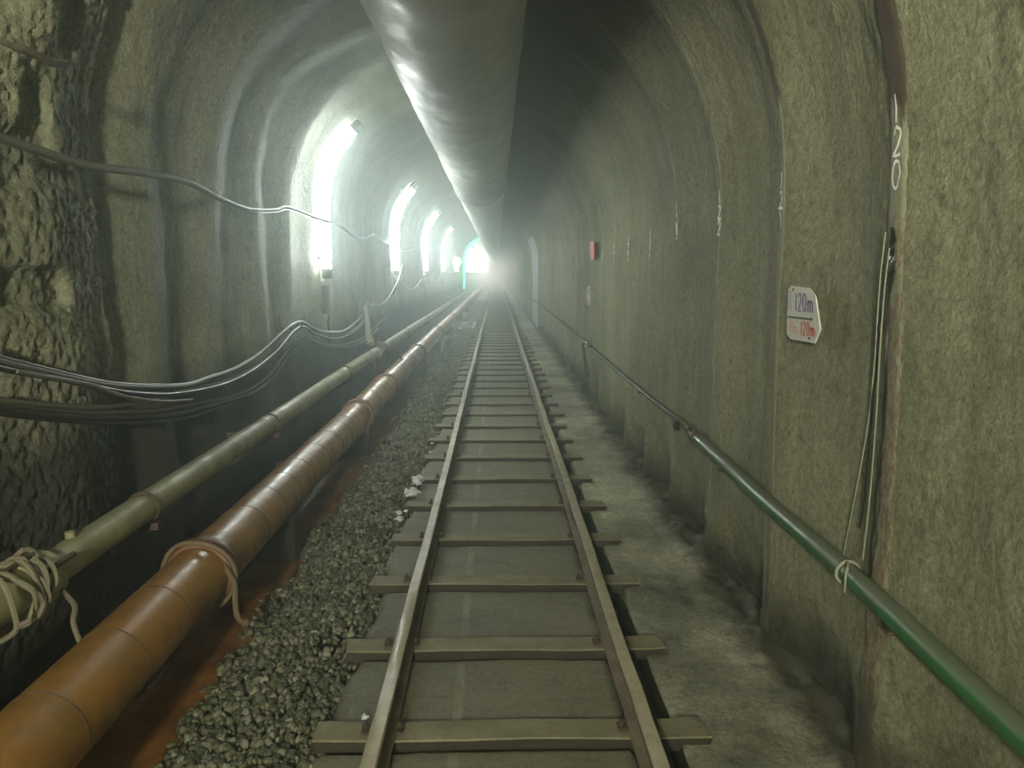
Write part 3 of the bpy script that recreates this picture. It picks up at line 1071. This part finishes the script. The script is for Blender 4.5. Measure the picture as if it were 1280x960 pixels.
ring_number(0, '120', 2.185, 0.098, 0.052, 0.010, 'white painted ring number 120 on the rusty nearest rib of the right wall')
ring_number(1, '121', 2.075, 0.082, 0.050, 0.012, 'white painted ring number 121 above the 120m sign')
ring_number(2, '122', 2.10, 0.085, 0.05, 0.014, 'thin white painted ring number on the third rib, left of the 120m sign')
ring_number(3, '123', 2.12, 0.085, 0.05, 0.014, 'thin white painted ring number on the fourth rib along the right wall')
for k in range(4, 14):
    ring_number(k, '12' + '4512345012'[k - 4], 2.0, 0.085, 0.045, 0.016, 'tiny white painted ring mark on a far rib of the right wall')
for o in [o for o in COL.objects if o.name.startswith('painted_number') and 'tiny' in o.get('label', '')]:
    o['group'] = 'far painted ring marks on the right wall'

# ------------------------------------------------------------------ distance signs
def board(name, outline, X, th, label, cat):
    root = empty(name, outline[0], label, cat)
    root.location = (0, 0, 0)
    n = len(outline)
    fr = [Vector((X, p.y, p.z)) for p in outline]
    bk = [q + Vector((th, 0, 0)) for q in fr]
    mb = MB(); mb.add(fr + bk, [tuple(range(n)), tuple(range(n, 2 * n))[::-1]] + [(i, n + i, n + (i + 1) % n, (i + 1) % n) for i in range(n)])
    mb.build('board', M['signboard'], root)
    return root


SX = min(wx(1, y_, z_) for y_ in np.arange(3.25, 3.75, 0.04) for z_ in np.arange(1.34, 1.62, 0.04)) - 0.012
ol = [onX(px, py, SX) for px, py in ((985, 363), (989, 357), (1012, 360), (1019, 371), (1025, 412), (1018, 429), (988, 424), (983, 417))]
sign = board('distance_sign', ol, SX, 0.006, 'small white 120m sign board with an arrow on the right wall', 'sign')
for q in ((992, 362), (1012, 423)):
    P_ = onX(q[0], q[1], SX)
    MB().tube([(SX - 0.004, P_.y, P_.z), (SX + 0.012, P_.y, P_.z)], 0.005, 6).build('nail', M['iron'], sign)


def px_text(text, corners, th, mat, name, fx=None):
    """corners: (x0,ytop0,ybot0),(x1,ytop1,ybot1) in the photo; laid flat on the board"""
    (x0, t0, b0), (x1, t1, b1) = corners
    A = onX(x0, b0, SX); A2 = onX(x0, t0, SX); B = onX(x1, b1, SX); B2 = onX(x1, t1, SX)
    mb = MB()
    def place(u, v):
        lo = A.lerp(B, u); hi = A2.lerp(B2, u)
        q = lo.lerp(hi, v)
        return (SX - 0.0025, q.y, q.z)
    ws = {'m': 1.35, '1': 0.6}
    tot = sum(ws.get(c, 1) for c in text) ; u = 0
    for ch in text:
        w_ = ws.get(ch, 1) / tot
        strokes(mb, ch, u + w_ * 0.12, 0.0, w_ * 0.74, 1.0, th, place)
        u += w_
    mb.build(name, mat, sign)


px_text('120m', ((994, 366, 389), (1018, 367, 391)), 0.055, M['blueink'], 'blue_lettering')
px_text('n', ((984.5, 365, 388), (991, 365, 388)), 0.13, M['bluefade'], 'faded_lettering')
px_text('120m', ((1001, 402, 419), (1020, 403, 421)), 0.07, M['redink'], 'red_lettering')
px_text('40m', ((987, 401, 415), (997, 402, 417)), 0.07, M['redfade'], 'faded_red_lettering')
a = onX(985.5, 396, SX); b = onX(1014, 399, SX)
mb = MB()
mb.add([(SX - .003, a.y, a.z + .004), (SX - .003, b.y, b.z + .004), (SX - .003, b.y, b.z - .004), (SX - .003, a.y, a.z - .004)], [(0, 1, 2, 3)])
b2 = onX(1017.5, 399.3, SX)
mb.add([(SX - .003, b.y, b.z + .009), (SX - .003, b2.y, b2.z), (SX - .003, b.y, b.z - .009)], [(0, 1, 2)])
mb.build('arrow', M['blackink'], sign)

yy = 11.45
X2 = min(wx(1, y_, z_) for y_ in np.arange(11.3, 11.9, 0.06) for z_ in (1.2, 1.3, 1.4, 1.46)) - 0.012
ol = [Vector((X2, 11.72, 1.42)), Vector((X2, 11.66, 1.46)), Vector((X2, 11.42, 1.46)), Vector((X2, 11.38, 1.42)), Vector((X2, 11.36, 1.24)), Vector((X2, 11.40, 1.20)), Vector((X2, 11.68, 1.20)), Vector((X2, 11.80, 1.30)), Vector((X2, 11.80, 1.36))]
s2 = board('distance_sign', ol, X2, 0.006, 'tiny far white sign board on the right wall below the red plate', 'sign')
SXo = SX
mb = MB()
def pl2(u, v): return (X2 - 0.003, 11.70 - u, v)
for i, ch in enumerate('120m'):
    strokes(mb, ch, 0.02 + i * 0.07, 1.35, 0.05, 0.08, 0.014, pl2)
mb.build('lettering', M['blackink'], s2)
mb = MB()
for i, ch in enumerate('120m'):
    strokes(mb, ch, 0.02 + i * 0.07, 1.22, 0.05, 0.07, 0.014, pl2)
mb.build('red_lettering', M['redink'], s2)
MB().tube([(X2, 11.55, 1.4), (1.32, 11.55, 1.4)], 0.006, 6).build('nail', M['iron'], s2)
RX = min(wx(1, y_, z_) for y_ in np.arange(10.8, 12.2, 0.06) for z_ in (1.8, 1.9, 2.0)) - 0.014
ol = [onX(px, py, RX) for px, py in ((737.5, 302), (742, 302), (742.5, 322), (740, 325), (738, 322))]
s3 = board('red_plate', ol, RX, 0.008, 'small red plate high on the right wall far along', 'plate')
s3.children[0].data.materials[0] = M['redpaint']
MB().tube([(RX + .004, ol[0].y - .1, ol[0].z - .15), (1.33, ol[0].y - .1, ol[0].z - .15)], 0.006, 6).build('nail', M['iron'], s3)

# ------------------------------------------------------------------ wet crack with calcite drips, right wall
def wallspot(px, py, off=-0.006):
    """where the photo ray through (px,py) meets the right wall"""
    d = ray(px, py)
    t = 1.2 / d.x
    for _ in range(12):
        y = d.y * t; z = CAMZ + d.z * t
        t = wx(1, y, z) / d.x
    return Vector((wx(1, d.y * t, CAMZ + d.z * t) + off, d.y * t, CAMZ + d.z * t))


def wall_ribbon(name, pts, widths, mat, off=-0.014, parent=None):
    P = smooth_path([wallspot(*q, off) for q in pts], 6)
    n = len(P)
    ws = np.interp(np.linspace(0, 1, n), np.linspace(0, 1, len(widths)), widths)
    V = []; Fc = []
    for i, q in enumerate(P):
        w_ = ws[i] * (1 + 0.35 * math.sin(i * 2.3) * random.random())
        for s in (-1, 0, 1):
            y = q.y + s * w_ / 2
            V.append((wx(1, y, q.z) + (off if s == 0 else off * 0.5), y, q.z))
    for i in range(n - 1):
        for k in (0, 1):
            Fc.append((i * 3 + k, i * 3 + k + 1, i * 3 + k + 4, i * 3 + k + 3))
    mb = MB(); mb.add(V, Fc)
    return mb.build(name, mat, parent)


root = empty('wall_seep', (0, 0, 0), 'black wet crack with drips running down beside the rusty nearest rib', 'seep')
wall_ribbon('wet_crack', [(1119, 284), (1117, 310), (1116, 340), (1115, 366)], [0.012, 0.055, 0.05, 0.01], M['crack'], parent=root)
wall_ribbon('wet_streak', [(1115, 362), (1112, 430), (1109, 500), (1104, 570), (1097, 640), (1090, 725)], [0.014, 0.006, 0.022, 0.010, 0.014, 0.02], M['crack'], parent=root)
wall_ribbon('wet_streak', [(1108, 330), (1104, 390), (1099, 450), (1093, 520), (1086, 600), (1078, 660)], [0.010, 0.006, 0.006, 0.022, 0.008, 0.010], M['crack'], parent=root)
for pts in ([(1113, 290), (1107, 340), (1103, 390), (1099, 450), (1092, 520), (1080, 590), (1066, 660), (1058, 700)],
            [(1118, 310), (1113, 350), (1107, 420), (1101, 520), (1093, 620), (1084, 700)]):
    P = smooth_path([wallspot(*q, -0.015) for q in pts], 5)
    MB().tube(P, 0.0022, 6).build('calcite_drip', M['calcite'], root, smooth=True)
pt = [wallspot(1058, 700, -0.02), onX(1060, 704, 1.16), onX(1057, 720, 1.14), onX(1056, 740, 1.15)]
MB().tube(smooth_path(pt, 5), 0.004, 6).build('calcite_drip', M['calcite'], root, smooth=True)

# ------------------------------------------------------------------ cables on the left wall
CXL = -1.80
def cable(pts, r, mat, label, X=CXL, group=None, name='cable'):
    P = []
    for i, q in enumerate(pts):
        xx = q[2] if len(q) > 2 else X
        P.append(onX(q[0], q[1], xx))
    mb = MB(); mb.tube(smooth_path(P, 7), r, 10)
    return tag(mb.build(name, mat, smooth=True), label, 'cable', group)


cable([(-90, 140), (0, 172), (60, 192), (110, 207), (170, 215), (230, 226), (270, 246), (310, 262), (345, 263), (360, 260), (395, 273),
       (425, 282), (441, 294), (455, 298), (467, 294), (478, 302), (486, 303), (492, 304), (505, 312), (515, 310)],
      0.019, M['cable_grey'], 'thick grey cable strung high across the left wall toward the first lamp', X=-1.74)
G = 'black cables slung in sagging bundles along the left wall'
tops = [(-70, 425), (0, 447), (60, 462), (120, 476), (160, 481), (200, 482), (235, 480), (262, 471), (292, 461), (322, 443), (350, 418), (366, 405), (378, 402), (390, 409), (405, 414), (430, 413), (450, 397), (459, 384), (466, 380)]
def shift(pts, dy0, dy1, dx=0): 
    n = len(pts)
    return [(p[0] + dx, p[1] + dy0 + (dy1 - dy0) * min(1, max(0, (p[0]) / 370))) for p in pts]
cable(tops, 0.011, M['cable'], 'black cable forming the top edge of the upper sagging bundle', group=G)
cable(shift(tops, 4, 1), 0.012, M['cable_dusty'], 'dusty pale cable second from the top of the upper sagging bundle', X=-1.785, group=G)
cable([(-70, 432), (0, 454), (60, 468), (120, 484), (160, 489), (205, 489), (245, 484), (275, 477), (305, 465), (335, 448), (356, 425), (370, 409), (380, 405), (392, 413), (408, 419), (432, 418), (453, 402), (460, 386)], 0.014, M['cable'], 'thick black cable on the underside of the upper sagging bundle', group=G)
cable([(-70, 440), (0, 460), (40, 468), (90, 477), (130, 486), (170, 492), (215, 493), (260, 486), (290, 477), (318, 462), (345, 440), (362, 420), (372, 411), (382, 409), (396, 418), (425, 423), (452, 407), (461, 390)], 0.012, M['cable'], 'lowest black cable of the upper sagging bundle', X=-1.77, group=G)
cable([(-70, 490), (0, 500), (60, 506), (110, 509), (150, 507), (190, 501), (225, 490), (250, 484), (290, 474), (320, 458), (348, 436), (366, 414), (376, 407)], 0.012, M['cable_grey'], 'grey cable leaving the lower bundle to join the upper one on the left wall', X=-1.785, group=G)
cable([(-70, 494), (0, 505), (60, 512), (110, 515), (160, 515), (205, 512), (245, 504), (285, 497), (315, 485), (340, 465), (360, 437), (372, 425), (384, 422), (400, 428), (425, 431), (450, 424), (470, 408), (482, 396)], 0.012, M['cable_dusty'], 'dusty cable on the top of the lower sagging bundle', group=G)
cable([(-70, 500), (0, 511), (60, 519), (120, 522), (170, 521), (215, 518), (250, 510), (290, 500), (320, 489), (343, 470), (362, 442), (374, 429), (386, 425), (402, 431), (428, 434), (452, 428), (473, 411)], 0.014, M['cable'], 'thick black cable in the middle of the lower sagging bundle', X=-1.785, group=G)
cable([(-70, 508), (0, 517), (60, 524), (120, 528), (175, 528), (225, 524), (262, 514), (290, 503), (322, 487)], 0.010, M['cable'], 'black cable along the bottom of the lower sagging bundle', X=-1.79, group=G)
cable([(20, 464), (50, 470), (85, 476), (118, 482), (150, 494), (180, 500), (210, 502), (240, 500)], 0.009, M['cable_dusty'], 'loose dusty cable crossing between the two sagging bundles', X=-1.76, group=G)
G2 = 'cables slung between the far lamps on the left wall'
cable([(459, 379), (475, 381), (484, 375), (491, 364), (497, 352), (501, 340), (503, 331)], 0.016, M['cable_dusty'], 'pale cable climbing from the second hook to the second lamp', group=G2)
cable([(478, 391), (484, 380), (490, 370), (498, 352), (503, 345)], 0.013, M['cable_dusty'], 'short pale cable under the one climbing to the second lamp', group=G2)
cable([(504, 353), (512, 361), (519, 360), (525, 352), (528, 350), (531, 360)], 0.016, M['cable_grey'], 'grey cable sagging in a small loop before the third lamp', group=G2)
cable([(529, 352), (533, 360), (536, 350), (541, 340), (546, 352), (550, 345), (553, 335)], 0.016, M['cable_grey'], 'grey cable zigzagging below the third and fourth lamps', group=G2)
# wall hooks
for (px, py, lab) in ((371, 407, 'first'), (459, 381, 'second'), (527, 351, 'third')):
    q = onX(px, py, CXL)
    xw = wx(-1, q.y, q.z) - 0.03
    b = MB()
    b.tube(smooth_path([(xw, q.y, q.z - 0.02), (q.x + 0.0, q.y, q.z - 0.03), (q.x + 0.04, q.y, q.z - 0.01), (q.x + 0.045, q.y, q.z + 0.03)], 4), 0.008, 6)
    b.box((xw + 0.02, q.y, q.z), (0.03, 0.05, 0.16), bev=0.004)
    tag(b.build('cable_hook', M['iron'], smooth=False), '%s cable hook on the left wall counted from the camera' % lab, 'hook', 'cable hooks on the left wall')
# hose scrap at the upper left
q = [onX(-30, 35, -1.72), onX(10, 55, -1.70), onX(40, 66, -1.70), (onX(62, 78, -1.71)), onX(84, 80, -1.74)]
tag(MB().tube(smooth_path(q, 6), [0.012] * 8 + [0.016] * 17, 8).build('hose_scrap', M['rag'], smooth=True), 'short pale length of hose high in the upper left corner', 'hose')

# ------------------------------------------------------------------ lamps
def tube_lamp(y, mat, label, group, detail=True, z0=None, z1=None, length=None):
    zb = 1.55 if z0 is None else z0
    zt = 3.40 if z1 is None else z1
    # stand off in front of the arch, just beyond the rib crest
    def surf(z):
        return wx(-1, y, z)
    def wpt(v, off):
        x, z = wallpoint(-1, np.array(v), np.array(y), off)
        return Vector((float(x), y, float(z)))
    H = PR[-1][1] - BASE
    vb = zb - BASE
    vt = H + PR[-1][0] * math.asin(min(1, (zt - PR[-1][1]) / PR[-1][0]))
    org = wpt(vb, 0.10)
    root = empty('tube_lamp', org, label, 'lamp', group)
    vv = np.linspace(vb, vt, 17)
    # smooth the stand-off so the fitting does not copy the bumps of the wall
    def fair(off):
        P = []
        for v in vv:
            x, z, nx, nz = profile(-1, np.array(v))
            d = max(float(disp(-1, np.array(v + e), np.array(y + f))) for e in (-.1, 0, .1) for f in (-.06, 0, .06)) * 0 + dm + off
            P.append(Vector((float(x + nx * d), y, float(z + nz * d))) - org)
        return P
    dm = float(np.percentile([disp(-1, np.array(v), np.array(y + f)) for v in vv for f in (-.06, 0, .06)], 85))
    T = fair(0.07); Bt = fair(0.0)
    mb = MB()
    n = len(Bt)
    for i in range(n):
        for q in ((-.03, 0.0), (.03, 0.0), (.03, .03), (-.03, .03)):
            d = (T[i] - Bt[i]).normalized()
            mb.v.append(tuple(Bt[i] + d * q[1] + Vector((0, q[0], 0))))
    for i in range(n - 1):
        for k in range(4):
            mb.f.append((i * 4 + k, i * 4 + (k + 1) % 4, i * 4 + 4 + (k + 1) % 4, i * 4 + 4 + k))
    mb.f.append((0, 1, 2, 3)); mb.f.append((n * 4 - 1, n * 4 - 2, n * 4 - 3, n * 4 - 4))
    mb.build('batten', M['lampbody'], root)
    MB().tube(T[1:-1], 0.048, 14).build('glass_tube', mat, root, smooth=True)
    for i, j in ((0, 1), (-1, -2)):
        ax = (T[i] - T[j]).normalized()
        MB().tube([T[j] - ax * 0.02 , T[j] + ax * 0.09], 0.056, 12).build('end_cap', M['darkplastic'], root, smooth=True)
    A = T[0]; off = Vector((0, 0, 0)); zbb = zb
    if detail:
        bx = MB()
        bx.box(A + off + Vector((-0.02, -0.02, -0.19)), (0.07, 0.085, 0.30), None, 0.008)
        bx.build('ballast_box', M['darkplastic'], root)
        MB().tube(smooth_path([A + Vector((0.01, -0.02, -0.36)), A + Vector((0.0, -0.04, -0.46)), A + Vector((0.02, -0.05, -0.58)), A + Vector((0.0, -0.02, -0.7))], 5), 0.008, 6).build('lead_wire', M['cable'], root, smooth=True)
    for i in (2, 8, 14):
        w_ = wpt(vv[i], -0.02) - org
        MB().tube([w_, Bt[i] + (T[i] - Bt[i]) * 0.2], 0.012, 6).build('lamp_bracket', M['iron'], root)
    return root


names = ['first and largest glaring tube lamp on the left wall', 'second glaring tube lamp along the left wall',
         'third glaring tube lamp along the left wall', 'fourth glaring tube lamp along the left wall']
GLP = 'fluorescent tube lamps on the left wall'
for y, lab in zip((9.08, 15.9, 22.2, 29.6), names):
    tube_lamp(y, M['tube'], lab, GLP)
# unseen lamp added behind the camera to light the near walls
root = empty('fill_lamp', (-0.75, -3.4, 2.4), 'added unseen square lamp hanging below the duct behind the camera', 'lamp')
MB().box((0, -0.06, 0), (0.36, 0.10, 0.30), bev=0.01).build('fill_lamp_housing', M['darkplastic'], root)
MB().box((0, -0.004, 0), (0.30, 0.02, 0.25)).build('fill_lamp_pane', M['fill_glass'], root)
MB().box((0, 0.19, -0.135), (0.60, 0.40, 0.008)).build('light_block', M['darkplastic'], root)  # plate added to keep this lamp's light off the near floor
MB().tube([(0, -0.06, 0.14), (0.05, -0.06, 0.32), (0.16, -0.06, 0.42)], 0.012, 6).build('fill_lamp_hanger', M['iron'], root)
FARY = list(np.arange(51.8, 100, 3.1)) + list(np.arange(101, 168, 7))
for y in FARY:
    tube_lamp(y, M['tube_far'], 'tiny far tube lamp in the white glare at the end of the tunnel', GLP + ' in the far glare', detail=False)

# round lamp on a stem
root = empty('round_lamp', (-1.45, 30.5, 0), 'small round white lamp on a short stem left of the green arch', 'lamp')
yb = 31.0
q = onX(571, 327, -1.5)
root.location = (0, 0, 0)
bv, bf = ico(3)
o = link('lamp_globe', mesh_np('globe', bv * 0.155 + np.array([[q.x, q.y, q.z]]), bf), M['bulb'], root, smooth=True)
MB().tube([(q.x, q.y, q.z - 0.13), (q.x, q.y, q.z - 0.36)], 0.07, 12).build('lamp_neck', M['bulb'], root, smooth=True)
xw = wx(-1, q.y, q.z - 0.36) - 0.04
MB().tube([(q.x, q.y, q.z - 0.36), (q.x, q.y, q.z - 0.42), (xw, q.y, q.z - 0.46)], 0.02, 8).build('lamp_arm', M['darkplastic'], root)

# green rope light round the arch
def arch_light(y, name, label):
    pts = []
    for v in np.arange(0.9, endL, 0.15)[::-1]:
        x, z = wallpoint(-1, np.array(v), np.array(y), 0.12); pts.append((float(x), y, float(z)))
    tag(MB().tube(pts, 0.045, 8).build(name, M['greenlight'], smooth=True), label, 'light')


arch_light(47.0, 'green_arch_light', 'glowing green rope light up the left of the arch before the white glare')

# ------------------------------------------------------------------ litter beside the sleepers
def film(name, c, s, seed, label):
    bv, bf = ico(3)
    r = noise(bv[:, 0] * 3 + seed, bv[:, 1] * 3 + bv[:, 2] * 2, 700 + seed)
    r2 = noise(bv[:, 0] * 8 + seed, bv[:, 1] * 8 - bv[:, 2] * 7, 710 + seed)
    V = bv * (1 + 0.5 * r + 0.4 * r2)[:, None] * np.array([[s[0], s[1], s[2]]]) + np.array([c])
    tag(link(name, mesh_np(name, V, bf), M['litter']), label, 'litter')


a = onZ(522, 604, 0.0); film('crumpled_film', (a.x, a.y, 0.02), (0.045, 0.06, 0.03), 1, 'crumpled white plastic film beside the left rail, the farther piece')
a = onZ(514, 618, 0.0); film('crumpled_film', (a.x, a.y, 0.015), (0.05, 0.05, 0.028), 2, 'crumpled white plastic film beside the left rail, the nearer piece')
for i, (px, py, s) in enumerate(((499, 642, .02), (500, 650, .025), (507, 640, .014), (456, 898, .012), (538, 566, .012), (540, 555, .014))):
    a = onZ(px, py, -0.02)
    film('white_scrap', (a.x, a.y, -0.012), (s, s * 1.2, s * .6), 5 + i, 'tiny pale scrap of litter lying on the gravel edge by the sleepers')
    COL.objects[-1]['group'] = 'pale scraps on the gravel edge'
for i, (px, py, s) in enumerate(((868, 660, .05), (885, 690, .035), (960, 745, .03), (905, 730, .04), (800, 560, .03), (960, 800, .05), (845, 640, .03))):
    a = onZ(px, py, -0.06)
    V, Fc = rocks(1, np.array([a.y]), np.array([a.x]), s * .8, s, 2, np.array([-0.04]), 50 + i)
    tag(link('rubble_stone', mesh_np('stone', V, Fc), M['mud'], smooth=True), 'dark rubble stone in the dirt at the foot of the right wall', 'stone', 'rubble at the foot of the right wall')

# ------------------------------------------------------------------ haze in the tunnel air
m = bpy.data.materials.new('tunnel_haze'); m.use_nodes = True
nt = m.node_tree
nt.nodes.remove(nt.nodes['Principled BSDF'])
vs = nt.nodes.new('ShaderNodeVolumeScatter')
vs.inputs['Color'].default_value = (0.86, 1.0, 1.0, 1)
vs.inputs['Density'].default_value = HAZE
vs.inputs['Anisotropy'].default_value = 0.82
nt.links.new(vs.outputs[0], nt.nodes['Material Output'].inputs['Volume'])
me = MB().box((CX, 80, 1.8), (4.6, 176, 4.8))
o = me.build('dusty_haze', m)
tag(o, 'thin dusty haze filling the whole tunnel', 'haze', kind='stuff')
